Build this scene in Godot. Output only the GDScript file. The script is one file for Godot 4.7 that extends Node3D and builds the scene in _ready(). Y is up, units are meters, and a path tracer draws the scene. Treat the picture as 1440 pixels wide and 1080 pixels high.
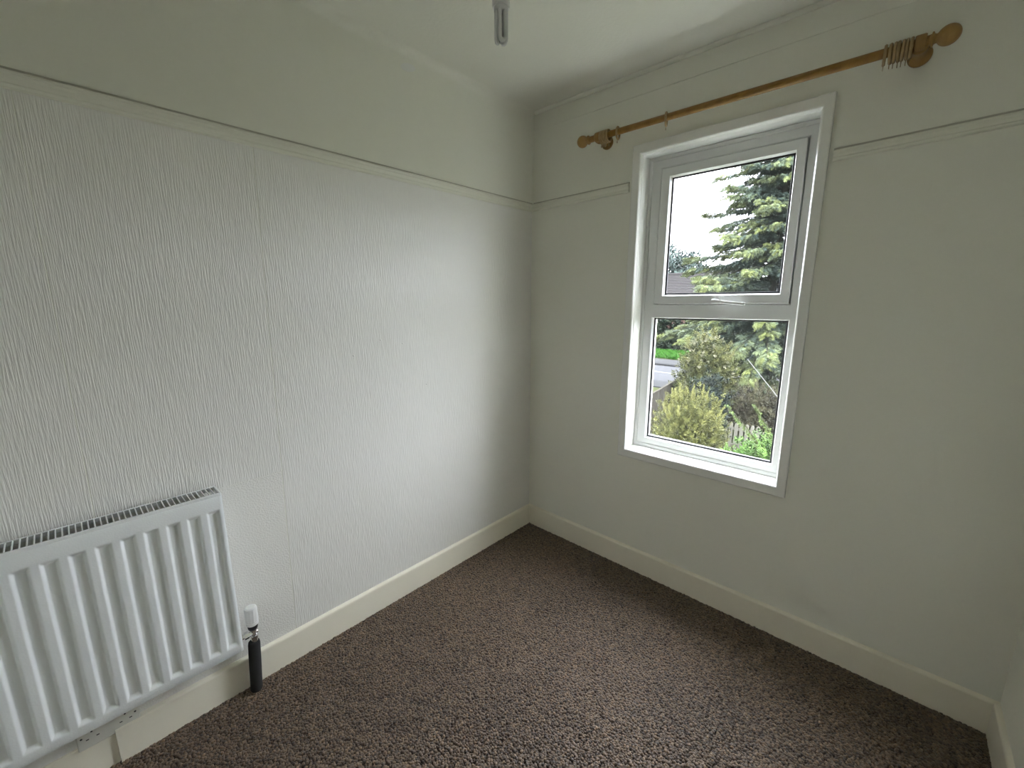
extends Node3D
# A small empty bedroom corner seen through a wide lens. Axes: the far inner corner of the room is x = 0, z = 0 at floor level;
# the left wall is the plane x = 0, the window wall the plane z = 0, the room runs towards +x and +z.

const ROOM_W := 2.1035
const ROOM_L := 2.62
const ROOM_H := 2.5
const GROUND := -2.8
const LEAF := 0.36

var M := {}
var used_names := {}
var rng := RandomNumberGenerator.new()

# ------------------------------------------------------------------ naming
func numbered(called: String) -> String:
	if not used_names.has(called):
		used_names[called] = 0
		return called
	used_names[called] += 1
	return "%s_%03d" % [called, used_names[called]]

func meta(o: Node, label: String, category: String, group := "", kind := "") -> void:
	if label: o.set_meta("label", label)
	if category: o.set_meta("category", category)
	if group: o.set_meta("group", group)
	if kind: o.set_meta("kind", kind)

func thing(called: String, label: String, category: String, at := Vector3.ZERO, group := "", kind := "") -> Node3D:
	var o := Node3D.new()
	o.name = numbered(called)
	add_child(o, true)
	o.position = at
	meta(o, label, category, group, kind)
	return o

func put(called: String, st: SurfaceTool, m: Material, parent: Node3D) -> MeshInstance3D:
	st.generate_normals()
	return put_mesh(called, st.commit(), m, parent)

func put_mesh(called: String, mesh: Mesh, m: Material, parent: Node3D) -> MeshInstance3D:
	var o := MeshInstance3D.new()
	var n := 0
	var nm := called
	while parent.has_node(nm):
		n += 1
		nm = "%s_%03d" % [called, n]
	o.name = nm
	o.mesh = mesh
	o.material_override = m
	parent.add_child(o, true)
	return o

func top(called: String, st: SurfaceTool, m: Material, label: String, category: String, kind := "", group := "") -> MeshInstance3D:
	st.generate_normals()
	var o := MeshInstance3D.new()
	o.name = numbered(called)
	o.mesh = st.commit()
	o.material_override = m
	add_child(o, true)
	meta(o, label, category, group, kind)
	return o

func copy_of(src: Node3D, label: String, group := "") -> Node3D:
	var c: Node3D = src.duplicate()
	c.name = numbered(str(src.name).get_slice("_0", 0))
	add_child(c, true)
	meta(c, label, "", group)
	return c

# ------------------------------------------------------------------ shapes
func mb() -> SurfaceTool:
	var st := SurfaceTool.new()
	st.begin(Mesh.PRIMITIVE_TRIANGLES)
	st.set_smooth_group(-1)
	return st

func tri(st: SurfaceTool, a: Vector3, b: Vector3, c: Vector3) -> void:
	st.add_vertex(a); st.add_vertex(c); st.add_vertex(b)   # a, b, c anticlockwise seen from outside

func quad(st: SurfaceTool, a: Vector3, b: Vector3, c: Vector3, d: Vector3) -> void:
	tri(st, a, b, c); tri(st, a, c, d)

func box(st: SurfaceTool, lo: Vector3, hi: Vector3, bev := 0.0, xf := Transform3D()) -> void:
	# a box with chamfered edges
	st.set_smooth_group(-1)
	var c := (lo + hi) / 2.0
	var h := (hi - lo) / 2.0
	var e: float = minf(bev, minf(h.x, minf(h.y, h.z)) * 0.95)
	for ax in 3:
		for s in [-1.0, 1.0]:
			var u := (ax + 1) % 3
			var v := (ax + 2) % 3
			var p := []
			for k in [[-1, -1], [1, -1], [1, 1], [-1, 1]]:
				var q := Vector3.ZERO
				q[ax] = s * h[ax]; q[u] = k[0] * (h[u] - e); q[v] = k[1] * (h[v] - e)
				p.append(xf * (c + q))
			if s > 0: quad(st, p[0], p[1], p[2], p[3])
			else: quad(st, p[3], p[2], p[1], p[0])
	if e <= 0.0: return
	for ax in 3:
		var u := (ax + 1) % 3
		var v := (ax + 2) % 3
		for su in [-1.0, 1.0]:
			for sv in [-1.0, 1.0]:
				var p := []
				for k in [[-1, 0], [1, 0], [1, 1], [-1, 1]]:
					var q := Vector3.ZERO
					q[ax] = k[0] * (h[ax] - e)
					q[u] = su * (h[u] if k[1] == 0 else h[u] - e)
					q[v] = sv * (h[v] - e if k[1] == 0 else h[v])
					p.append(xf * (c + q))
				if su * sv > 0: quad(st, p[3], p[2], p[1], p[0]) if false else quad_out(st, p, xf * c)
				else: quad_out(st, p, xf * c)
	for sx in [-1.0, 1.0]:
		for sy in [-1.0, 1.0]:
			for sz in [-1.0, 1.0]:
				var p := [xf * (c + Vector3(sx * h.x, sy * (h.y - e), sz * (h.z - e))), xf * (c + Vector3(sx * (h.x - e), sy * h.y, sz * (h.z - e))), xf * (c + Vector3(sx * (h.x - e), sy * (h.y - e), sz * h.z))]
				var n: Vector3 = (p[1] - p[0]).cross(p[2] - p[0])
				if n.dot(p[0] - xf * c) > 0: tri(st, p[0], p[1], p[2])
				else: tri(st, p[0], p[2], p[1])

func quad_out(st: SurfaceTool, p: Array, from: Vector3) -> void:
	var n: Vector3 = (p[1] - p[0]).cross(p[2] - p[0])
	if n.dot(p[0] - from) > 0: quad(st, p[0], p[1], p[2], p[3])
	else: quad(st, p[3], p[2], p[1], p[0])

func frame_of(dir: Vector3) -> Basis:
	var y := dir.normalized()
	var x := y.cross(Vector3.FORWARD if absf(y.z) < 0.9 else Vector3.RIGHT).normalized()
	return Basis(x, y, x.cross(y).normalized())

func tube(st: SurfaceTool, pts: Array, radii: Array, seg := 10, closed := false) -> void:
	# smooth round tube along points
	st.set_smooth_group(1)
	var rings := []
	var b := Basis()
	for i in pts.size():
		var p: Vector3 = pts[i]
		var d: Vector3 = (pts[mini(i + 1, pts.size() - 1)] - pts[maxi(i - 1, 0)])
		if closed: d = pts[(i + 1) % pts.size()] - pts[(i + pts.size() - 1) % pts.size()]
		if i == 0: b = frame_of(d)
		else:
			var y := d.normalized()
			var x := (b.x - y * b.x.dot(y)).normalized()
			b = Basis(x, y, x.cross(y))
		var r: float = radii[mini(i, radii.size() - 1)]
		var ring := []
		for k in seg:
			var a := TAU * k / seg
			ring.append(p + (b.x * cos(a) - b.z * sin(a)) * r)
		rings.append(ring)
	var n := rings.size()
	for i in (n if closed else n - 1):
		for k in seg:
			var k2 := (k + 1) % seg
			quad(st, rings[i][k], rings[i][k2], rings[(i + 1) % n][k2], rings[(i + 1) % n][k])
	if not closed:
		st.set_smooth_group(-1)
		for k in seg:
			tri(st, pts[0], rings[0][(k + 1) % seg], rings[0][k])
			tri(st, pts[n - 1], rings[n - 1][k], rings[n - 1][(k + 1) % seg])

func lathe(st: SurfaceTool, prof: Array, xf: Transform3D, seg := 24, smooth := true) -> void:
	# prof: Vector2(radius, height) from one end to the other along +y
	st.set_smooth_group(2 if smooth else -1)
	for i in prof.size() - 1:
		for k in seg:
			var a := TAU * k / seg
			var a2 := TAU * (k + 1) / seg if k < seg - 1 else 0.0
			var f := func(p: Vector2, t: float) -> Vector3: return xf * Vector3(p.x * cos(t), p.y, -p.x * sin(t))
			quad(st, f.call(prof[i], a), f.call(prof[i], a2), f.call(prof[i + 1], a2), f.call(prof[i + 1], a))

func sweep(st: SurfaceTool, prof: Array, ends: Array, smooth := false) -> void:
	# prof: corner k of the section at end e is ends[e][k]; the section is a convex loop, caps close it
	var n: int = prof.size()
	var mid := Vector3.ZERO
	for e in 2:
		for k in n: mid += ends[e][k] / (2.0 * n)
	st.set_smooth_group(3 if smooth else -1)
	for k in n:
		var k2 := (k + 1) % n
		quad_out(st, [ends[0][k], ends[0][k2], ends[1][k2], ends[1][k]], mid)
	st.set_smooth_group(-1)
	for e in 2:
		for k in range(1, n - 1):
			var a: Vector3 = ends[e][0]
			var nn: Vector3 = (ends[e][k] - a).cross(ends[e][k + 1] - a)
			if nn.dot(a - mid) > 0: tri(st, a, ends[e][k], ends[e][k + 1])
			else: tri(st, a, ends[e][k + 1], ends[e][k])

# a member of a mitred rectangular frame in a plane of constant z. prof: Vector2(t, z), t = 0 on the outer edge, 1 on the inner edge
func member(side: int, outer: Rect2, inner: Rect2, prof: Array, warp: Callable) -> SurfaceTool:
	var oc := [outer.position, Vector2(outer.end.x, outer.position.y), outer.end, Vector2(outer.position.x, outer.end.y)]
	var ic := [inner.position, Vector2(inner.end.x, inner.position.y), inner.end, Vector2(inner.position.x, inner.end.y)]
	var st := mb()
	var ends := [[], []]
	for e in 2:
		var k := (side + e) % 4
		for p in prof:
			var q: Vector2 = warp.call((oc[k] as Vector2).lerp(ic[k], p.x))
			ends[e].append(Vector3(q.x, q.y, p.y))
	sweep(st, prof, ends)
	return st

func rect(l: float, b: float, r: float, t: float) -> Rect2:
	return Rect2(l, b, r - l, t - b)

# ------------------------------------------------------------------ materials
func mat(called: String, c: Color, rough := 0.6, spec := 0.5) -> StandardMaterial3D:
	# c is the linear base colour
	var m := StandardMaterial3D.new()
	m.resource_name = called
	m.albedo_color = c.linear_to_srgb()
	m.roughness = rough
	m.metallic_specular = spec
	m.cull_mode = BaseMaterial3D.CULL_DISABLED
	M[called] = m
	return m

func noise(freq: float, oct := 3, sd := 1, kind := FastNoiseLite.TYPE_SIMPLEX_SMOOTH) -> FastNoiseLite:
	var n := FastNoiseLite.new()
	n.noise_type = kind
	n.frequency = freq
	n.fractal_octaves = oct
	n.seed = sd
	return n

func noise_tex(n: FastNoiseLite, w: int, h: int, contrast := 1.0) -> ImageTexture:
	var im := n.get_seamless_image(w, h)
	if contrast != 1.0:
		im.adjust_bcs(1.0, contrast, 1.0)
	return ImageTexture.create_from_image(im)

func relief(m: StandardMaterial3D, tex: Texture2D, depth_cm: float, scale: Vector3) -> void:
	m.heightmap_enabled = true
	m.heightmap_texture = tex
	m.heightmap_scale = depth_cm
	m.uv1_triplanar = true
	m.uv1_world_triplanar = true
	m.uv1_triplanar_sharpness = 8.0
	m.uv1_scale = scale

func ramp_tex(n: FastNoiseLite, w: int, h: int, stops: Array) -> ImageTexture:
	# a noise mapped through linear colours: stops are [position, Color]
	var src := n.get_seamless_image(w, h)
	src.convert(Image.FORMAT_L8)
	var g := Gradient.new()
	g.offsets = PackedFloat32Array(stops.map(func(s): return s[0]))
	g.colors = PackedColorArray(stops.map(func(s): return (s[1] as Color).linear_to_srgb()))
	var lut := PackedByteArray()
	for i in 256:
		var c := g.sample(i / 255.0)
		lut.append_array([int(c.r * 255), int(c.g * 255), int(c.b * 255)])
	var d := src.get_data()
	var out := PackedByteArray()
	out.resize(w * h * 3)
	for i in w * h:
		var k := d[i] * 3
		out[i * 3] = lut[k]; out[i * 3 + 1] = lut[k + 1]; out[i * 3 + 2] = lut[k + 2]
	return ImageTexture.create_from_image(Image.create_from_data(w, h, false, Image.FORMAT_RGB8, out))

func materials() -> void:
	var streak := noise_tex(noise(0.07, 3, 5), 1024, 256, 1.25)
	var grain := noise_tex(noise(0.09, 3, 9), 512, 512, 1.2)
	var soft := noise_tex(noise(0.02, 4, 12), 512, 512)
	var w := mat("wallpaper", Color(0.825, 0.812, 0.755), 0.46, 0.75)
	relief(w, streak, 0.115, Vector3(2.7, 0.62, 2.7))
	w = mat("stippled_paper", Color(0.825, 0.812, 0.75), 0.46, 0.7)
	relief(w, grain, 0.07, Vector3(2.6, 2.6, 2.6))
	w = mat("painted_plaster", Color(0.82, 0.815, 0.715), 0.50, 0.5)
	relief(w, soft, 0.07, Vector3(1.3, 1.3, 1.3))
	w = mat("ceiling_paint", Color(0.83, 0.825, 0.73), 0.75, 0.3)
	relief(w, grain, 0.05, Vector3(1.2, 1.2, 1.2))
	mat("gloss_cream", Color(0.87, 0.825, 0.68), 0.28)
	mat("rail_paint", Color(0.80, 0.79, 0.68), 0.30)
	mat("dark_beige", Color(0.52, 0.50, 0.42), 0.9, 0.1)
	mat("gloss_white", Color(0.86, 0.86, 0.81), 0.25)
	mat("window_plastic", Color(0.83, 0.84, 0.82), 0.22)
	mat("gasket_rubber", Color(0.012, 0.012, 0.014), 0.5)
	var gl := mat("pane_glass", Color(0.9, 0.95, 0.94), 0.03)
	gl.albedo_color = Color(0.9, 0.95, 0.94, 0.05)
	gl.backlight_enabled = true               # veil of glare and haze put into the pane, like a dirty film
	gl.backlight = Color(0.024, 0.024, 0.024)
	gl.transparency = BaseMaterial3D.TRANSPARENCY_ALPHA
	# timber of the curtain pole
	var t := mat("pine_varnish", Color(1, 1, 1), 0.42)
	t.albedo_texture = ramp_tex(noise(0.05, 4, 21), 512, 64, [[0.0, Color(0.19, 0.094, 0.015)], [0.5, Color(0.26, 0.137, 0.024)], [1.0, Color(0.33, 0.185, 0.038)]])
	t.uv1_triplanar = true; t.uv1_world_triplanar = true; t.uv1_scale = Vector3(0.8, 6, 6)
	t = mat("turned_pine", Color(1, 1, 1), 0.42)
	t.albedo_texture = ramp_tex(noise(0.05, 4, 25), 256, 64, [[0.0, Color(0.25, 0.135, 0.034)], [0.5, Color(0.32, 0.185, 0.05)], [1.0, Color(0.39, 0.235, 0.072)]])
	t.uv1_triplanar = true; t.uv1_world_triplanar = true; t.uv1_scale = Vector3(3, 9, 9)
	t = mat("ring_wood", Color(1, 1, 1), 0.45)
	t.albedo_texture = ramp_tex(noise(0.06, 3, 22), 128, 128, [[0.0, Color(0.30, 0.20, 0.085)], [1.0, Color(0.42, 0.30, 0.15)]])
	t.uv1_triplanar = true; t.uv1_scale = Vector3(8, 8, 8)
	var br := mat("brass", Color(0.32, 0.26, 0.15), 0.35); br.metallic = 0.9
	var ch := mat("chrome", Color(0.75, 0.75, 0.74), 0.12); ch.metallic = 1.0
	mat("black_plastic", Color(0.015, 0.015, 0.016), 0.4)
	mat("foam", Color(0.035, 0.035, 0.035), 0.85, 0.25)
	var r := mat("radiator_paint", Color(0.78, 0.80, 0.78), 0.32)
	relief(r, grain, 0.02, Vector3(3, 3, 3))
	mat("dark_steel", Color(0.06, 0.06, 0.055), 0.6)
	mat("white_plastic", Color(0.78, 0.78, 0.75), 0.3)
	mat("socket_plastic", Color(0.72, 0.71, 0.63), 0.3)
	mat("hole_black", Color(0.004, 0.004, 0.004), 0.8)
	var tb := mat("phosphor_tube", Color(0.80, 0.80, 0.77), 0.15)
	tb.backlight_enabled = true; tb.backlight = Color(0.3, 0.3, 0.3)
	# carpet
	var c := mat("carpet_base", Color(0.07, 0.05, 0.04), 0.95, 0.15)
	c = mat("carpet_yarn", Color(1, 1, 1), 0.50, 0.58)
	c.vertex_color_use_as_albedo = true
	c.rim_enabled = true; c.rim = 0.2; c.rim_tint = 0.5
	# outside
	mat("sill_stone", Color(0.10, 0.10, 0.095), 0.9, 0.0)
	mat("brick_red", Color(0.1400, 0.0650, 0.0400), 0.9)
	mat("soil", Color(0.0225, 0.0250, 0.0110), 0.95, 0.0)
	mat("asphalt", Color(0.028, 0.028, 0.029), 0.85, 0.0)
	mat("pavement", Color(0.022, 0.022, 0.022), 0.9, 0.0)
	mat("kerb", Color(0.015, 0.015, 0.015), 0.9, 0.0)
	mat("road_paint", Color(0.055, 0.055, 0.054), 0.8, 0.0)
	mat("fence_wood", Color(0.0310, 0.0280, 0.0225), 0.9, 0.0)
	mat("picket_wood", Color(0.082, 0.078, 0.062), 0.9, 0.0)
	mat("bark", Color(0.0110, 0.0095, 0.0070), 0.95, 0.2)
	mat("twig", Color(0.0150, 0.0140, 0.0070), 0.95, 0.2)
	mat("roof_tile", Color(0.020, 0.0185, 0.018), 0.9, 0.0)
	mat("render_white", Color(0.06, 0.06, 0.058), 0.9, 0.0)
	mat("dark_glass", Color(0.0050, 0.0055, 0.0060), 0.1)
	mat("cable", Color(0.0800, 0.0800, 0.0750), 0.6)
	var lf := mat("leaf", Color(1, 1, 1), 0.6, 0.15)
	lf.vertex_color_use_as_albedo = true

# ------------------------------------------------------------------ main
func _ready() -> void:
	rng.seed = 20240
	var cam := Camera3D.new()
	cam.name = "camera"
	cam.position = Vector3(1.6845, 1.4728, 2.0046)
	cam.rotation = Vector3(-0.1975, 0.7434, 0.0018)
	cam.fov = 84.81
	cam.near = 0.02
	cam.far = 400.0
	add_child(cam)
	var we := WorldEnvironment.new()
	we.name = "world_environment"
	var env := Environment.new()
	var sky := Sky.new()
	var sm := ProceduralSkyMaterial.new()     # an even, bright overcast
	sm.sky_top_color = Color(0.935, 0.96, 1.0)       # brighter overhead than at the horizon, as overcast skies are
	sm.sky_horizon_color = Color(0.61, 0.625, 0.665)
	sm.sky_curve = 0.6
	sm.ground_horizon_color = Color(0.45, 0.46, 0.46)
	sm.ground_bottom_color = Color(0.30, 0.30, 0.29)
	sm.sun_angle_max = 0.0
	sky.sky_material = sm
	env.background_mode = Environment.BG_SKY
	env.sky = sky
	env.background_energy_multiplier = 2.5
	env.tonemap_mode = Environment.TONE_MAPPER_LINEAR
	env.tonemap_exposure = 17.6
	env.sdfgi_enabled = true
	env.ssao_enabled = true
	env.ssil_enabled = true
	we.environment = env
	add_child(we)

	materials()
	build_room()
	build_window()
	build_radiator()
	build_valve_and_pipe()
	build_socket()
	build_curtain_pole()
	build_lamp()
	build_outside()

# ------------------------------------------------------------------ room
const SKIRT_T := 0.0156
const SKIRT_H := 0.127
const HOLE := [0.6796, 0.6955, 1.374, 2.147]

func warp(p: Vector2) -> Vector2:
	# the opening is a little out of square, as in the old house
	var u := (p.x - HOLE[0]) / (HOLE[2] - HOLE[0])
	var v := (p.y - HOLE[1]) / (HOLE[3] - HOLE[1])
	var bl := Vector2(0.6811, 0.6926); var brr := Vector2(1.3795, 0.6983)
	var tl := Vector2(0.6781, 2.1438); var tr := Vector2(1.3685, 2.1506)
	return bl.lerp(brr, u).lerp(tl.lerp(tr, u), v)

func w3(x: float, y: float, z: float) -> Vector3:
	var p := warp(Vector2(x, y))
	return Vector3(p.x, p.y, z)

func build_room() -> void:
	var W := ROOM_W
	var L := ROOM_L
	var H := ROOM_H
	var st := mb()
	box(st, Vector3(-0.3, -0.2, -0.28), Vector3(W + 0.3, -0.004, L + 0.3))
	var fl := top("floor", st, M.carpet_base, "floor of the room under dark brown carpet", "floor", "structure")
	carpet(fl)
	st = mb()
	box(st, Vector3(-0.3, H, -0.28), Vector3(W + 0.3, H + 0.2, L + 0.3))
	top("ceiling", st, M.ceiling_paint, "plain white painted ceiling above the room", "ceiling", "structure")
	# left wall with its sheets of embossed paper below the picture rail
	st = mb()
	box(st, Vector3(-0.3, -0.01, -0.28), Vector3(-0.0010, H + 0.01, L + 0.3))
	var wl := top("wall_left", st, M.painted_plaster, "long left wall with embossed streaky white paper below the rail", "wall", "structure")
	st = mb()
	box(st, Vector3(-0.0010, 1.99, 0), Vector3(0.0, 2.41, L))
	put("lining_paper", st, M.painted_plaster, wl)
	var cuts := [[0.0, 0.0, 1.4950, 1.4592], [1.4970, 1.4602, 2.0036, 1.9888], [2.0052, 1.9896, L, L]]
	for c in cuts:
		# a sheet is a trapezoid: [near edge low, high, far edge low, high]
		var y0 := 0.10 if c[0] < 1.4 else 0.8235
		var z0: float = lerpf(c[0], c[1], (y0 - 0.1) / 1.9)
		var z1: float = lerpf(c[2], c[3], (y0 - 0.1) / 1.9)
		sheet(wl, "wallpaper_sheet", y0, 2.0, z0, z1, c[1], c[3], 0.0, M.wallpaper)
	sheet(wl, "wallpaper_patch", 0.10, 0.822, 1.4965, L, 1.4835, L, 0.0, M.stippled_paper)
	# nibs and old nail heads under the paint
	for q in [[1.160, 1.241], [0.919, 1.275], [0.7935, 1.0655], [1.030, 1.2985]]:
		st = mb()
		lathe(st, [Vector2(0.0042, -0.0005), Vector2(0.0034, 0.0010), Vector2(0.0018, 0.0019), Vector2(0.0, 0.0021)], Transform3D(Basis(Vector3.BACK, -PI / 2), Vector3(0, q[1], q[0])), 8)
		put("nail_head", st, M.wallpaper, wl)
	st = mb()
	lathe(st, [Vector2(1.0, 0.0), Vector2(0.8, 0.6), Vector2(0.45, 0.9), Vector2(0.0, 1.0)], Transform3D(Basis(Vector3.BACK, -PI / 2).scaled(Vector3(0.0016, 0.016, 0.038)).rotated(Vector3.RIGHT, 0.25), Vector3(-0.0005, 2.437, 0.825)), 14)
	put("filler_patch", st, M.gloss_white, wl)
	# window wall, in one piece round the opening
	st = mb()
	var z := -0.28
	var o := HOLE
	var xs := [-0.01, 0.0, 0.0, W + 0.01]
	for side in 2:
		var zz := 0.0 if side == 0 else z
		var a := Vector3(-0.01, -0.01, zz); var b := Vector3(W + 0.01, -0.01, zz); var c := Vector3(W + 0.01, H + 0.01, zz); var d := Vector3(-0.01, H + 0.01, zz)
		var ia := w3(o[0], o[1], zz); var ib := w3(o[2], o[1], zz); var ic := w3(o[2], o[3], zz); var id := w3(o[0], o[3], zz)
		for q in [[a, b, ib, ia], [b, c, ic, ib], [c, d, id, ic], [d, a, ia, id]]:
			if side == 0: quad(st, q[0], q[1], q[2], q[3])
			else: quad(st, q[3], q[2], q[1], q[0])
	var ring := [w3(o[0], o[1], 0), w3(o[2], o[1], 0), w3(o[2], o[3], 0), w3(o[0], o[3], 0)]
	for k in 4:
		var p: Vector3 = ring[k]; var q: Vector3 = ring[(k + 1) % 4]
		quad(st, q, p, p + Vector3(0, 0, z), q + Vector3(0, 0, z))
	box(st, Vector3(-0.3, -0.2, z), Vector3(-0.01, H + 0.2, 0))
	box(st, Vector3(W + 0.01, -0.2, z), Vector3(W + 0.3, H + 0.2, 0))
	var wf := top("wall_far", st, M.painted_plaster, "smooth white wall around the window", "wall", "structure")
	st = mb()
	box(st, Vector3(0, 2.404, 0.0), Vector3(W, H, 0.003), 0.0015)
	put("frieze_paper", st, M.painted_plaster, wf)
	st = mb()
	box(st, Vector3(W, -0.01, -0.28), Vector3(W + 0.3, H + 0.01, L + 0.3))
	top("wall_right", st, M.painted_plaster, "plain white wall at the right edge of the view", "wall", "structure")
	st = mb()
	box(st, Vector3(-0.3, -0.01, L), Vector3(W + 0.3, H + 0.01, L + 0.3))
	top("wall_near", st, M.painted_plaster, "plain white wall behind the viewer", "wall", "structure")
	# skirting boards: a flat board with an eased top edge
	skirting("baseboard_left", [Vector3(0, 0, SKIRT_T), Vector3(0, 0, 2.052)], Vector3(1, 0, 0), SKIRT_T, SKIRT_H, "cream gloss skirting board along the left wall, up to the step below the socket")
	skirting("baseboard_left", [Vector3(0, 0, 2.053), Vector3(0, 0, L)], Vector3(1, 0, 0), 0.007, 0.124, "thinner piece of cream skirting left of the step below the socket")
	skirting("baseboard_far", [Vector3(0, 0, 0), Vector3(W, 0, 0)], Vector3(0, 0, 1), SKIRT_T, SKIRT_H, "cream gloss skirting board under the window")
	skirting("baseboard_right", [Vector3(W, 0, SKIRT_T), Vector3(W, 0, L)], Vector3(-1, 0, 0), SKIRT_T, SKIRT_H, "cream gloss skirting board along the right wall")
	# picture rail
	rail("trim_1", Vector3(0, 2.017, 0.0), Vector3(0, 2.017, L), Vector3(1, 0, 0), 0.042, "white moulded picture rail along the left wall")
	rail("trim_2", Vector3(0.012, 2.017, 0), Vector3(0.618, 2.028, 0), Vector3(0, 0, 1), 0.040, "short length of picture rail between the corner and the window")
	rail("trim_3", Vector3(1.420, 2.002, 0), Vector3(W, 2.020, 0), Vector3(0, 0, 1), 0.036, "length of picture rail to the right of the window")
	# bead along the ceiling of the window wall, and the soft plaster fillets of the other edges
	st = mb()
	var prof := []
	for k in 7:
		var a := PI / 2 * k / 6.0
		prof.append(Vector2(0.003 + 0.016 * sin(a), H - 0.016 * cos(a) * 0.9))
	prof.append(Vector2(0.0, H)); prof.append(Vector2(0.0, H - 0.016))
	var ends := [[], []]
	for p in prof:
		ends[0].append(Vector3(0.02, p.y, p.x)); ends[1].append(Vector3(W, p.y, p.x))
	sweep(st, prof, ends)
	top("trim_4", st, M.ceiling_paint, "thin rounded bead where the window wall meets the ceiling", "moulding", "structure")
	st = mb()
	fillet(st, 0.035, L)
	top("trim_5", st, M.ceiling_paint, "soft plaster curve where the left wall meets the ceiling", "moulding", "structure")

func sheet(parent: Node3D, called: String, y0: float, y1: float, za0: float, zb0: float, za1: float, zb1: float, x: float, m: Material) -> void:
	var st := mb()
	var e := 0.0009
	var f := [Vector3(x, y0, zb0 - e), Vector3(x, y0, za0 + e), Vector3(x, y1, za1 + e), Vector3(x, y1, zb1 - e)]
	var b := [Vector3(x - 0.0025, y0 - 0.0015, zb0), Vector3(x - 0.0025, y0 - 0.0015, za0), Vector3(x - 0.0025, y1, za1), Vector3(x - 0.0025, y1, zb1)]
	quad(st, f[0], f[1], f[2], f[3])
	for k in 4:
		quad(st, b[k], b[(k + 1) % 4], f[(k + 1) % 4], f[k])
	put(called, st, m, parent)

func skirting(called: String, ends: Array, n: Vector3, t: float, h: float, label: String) -> void:
	var st := mb()
	var prof := [Vector2(0, 0), Vector2(t, 0), Vector2(t, h - 0.006), Vector2(t - 0.0015, h - 0.002), Vector2(t - 0.004, h), Vector2(0.0, h + 0.004)]
	if t < 0.01: prof = [Vector2(0, 0), Vector2(t, 0), Vector2(t, h - 0.004), Vector2(t - 0.002, h), Vector2(0.0, h)]
	var ee := [[], []]
	for e in 2:
		for p in prof: ee[e].append(ends[e] + n * p.x + Vector3.UP * p.y)
	sweep(st, prof, ee)
	top(called, st, M.gloss_cream, label, "skirting board", "structure")

func rail(called: String, a: Vector3, b: Vector3, n: Vector3, h: float, label: String) -> void:
	# picture rail: grooved top lip, hollow and a small bead at the foot; made of stacked convex strips
	var st := mb()
	var strips := [
		[Vector2(0, 0), Vector2(0.011, 0), Vector2(0.015, -0.003), Vector2(0.016, -0.007), Vector2(0.013, -0.011), Vector2(0, -0.011)],
		[Vector2(0, -0.011), Vector2(0.013, -0.011), Vector2(0.0125, -0.017), Vector2(0.0095, -0.022), Vector2(0.0075, h * -0.68), Vector2(0, h * -0.68)],
		[Vector2(0, h * -0.68), Vector2(0.0095, h * -0.68), Vector2(0.0105, h * -0.76), Vector2(0.0085, h * -0.9), Vector2(0.003, -h), Vector2(0, -h)]]
	for s in strips:
		var ee := [[], []]
		for p in s:
			ee[0].append(a + n * p.x + Vector3.UP * p.y); ee[1].append(b + n * p.x + Vector3.UP * p.y)
		sweep(st, s, ee)
	var o := top(called, st, M.rail_paint, label, "picture rail", "structure")
	# darker strip along the ledge and the wall just above it
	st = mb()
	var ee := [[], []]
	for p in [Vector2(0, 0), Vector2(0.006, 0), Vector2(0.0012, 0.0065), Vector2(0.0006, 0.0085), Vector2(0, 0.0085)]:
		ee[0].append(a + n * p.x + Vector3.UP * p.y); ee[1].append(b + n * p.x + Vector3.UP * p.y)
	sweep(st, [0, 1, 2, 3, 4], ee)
	put("dark_line", st, M.dark_beige, o)

func fillet(st: SurfaceTool, r: float, L: float) -> void:
	st.set_smooth_group(4)
	for k in 8:
		var a := PI / 2 * k / 8.0
		var b := PI / 2 * (k + 1) / 8.0
		var p := Vector3(r - r * cos(a), ROOM_H - r + r * sin(a), 0)
		var q := Vector3(r - r * cos(b), ROOM_H - r + r * sin(b), 0)
		quad(st, p + Vector3(0, 0, L), p, q, q + Vector3(0, 0, L))

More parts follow.
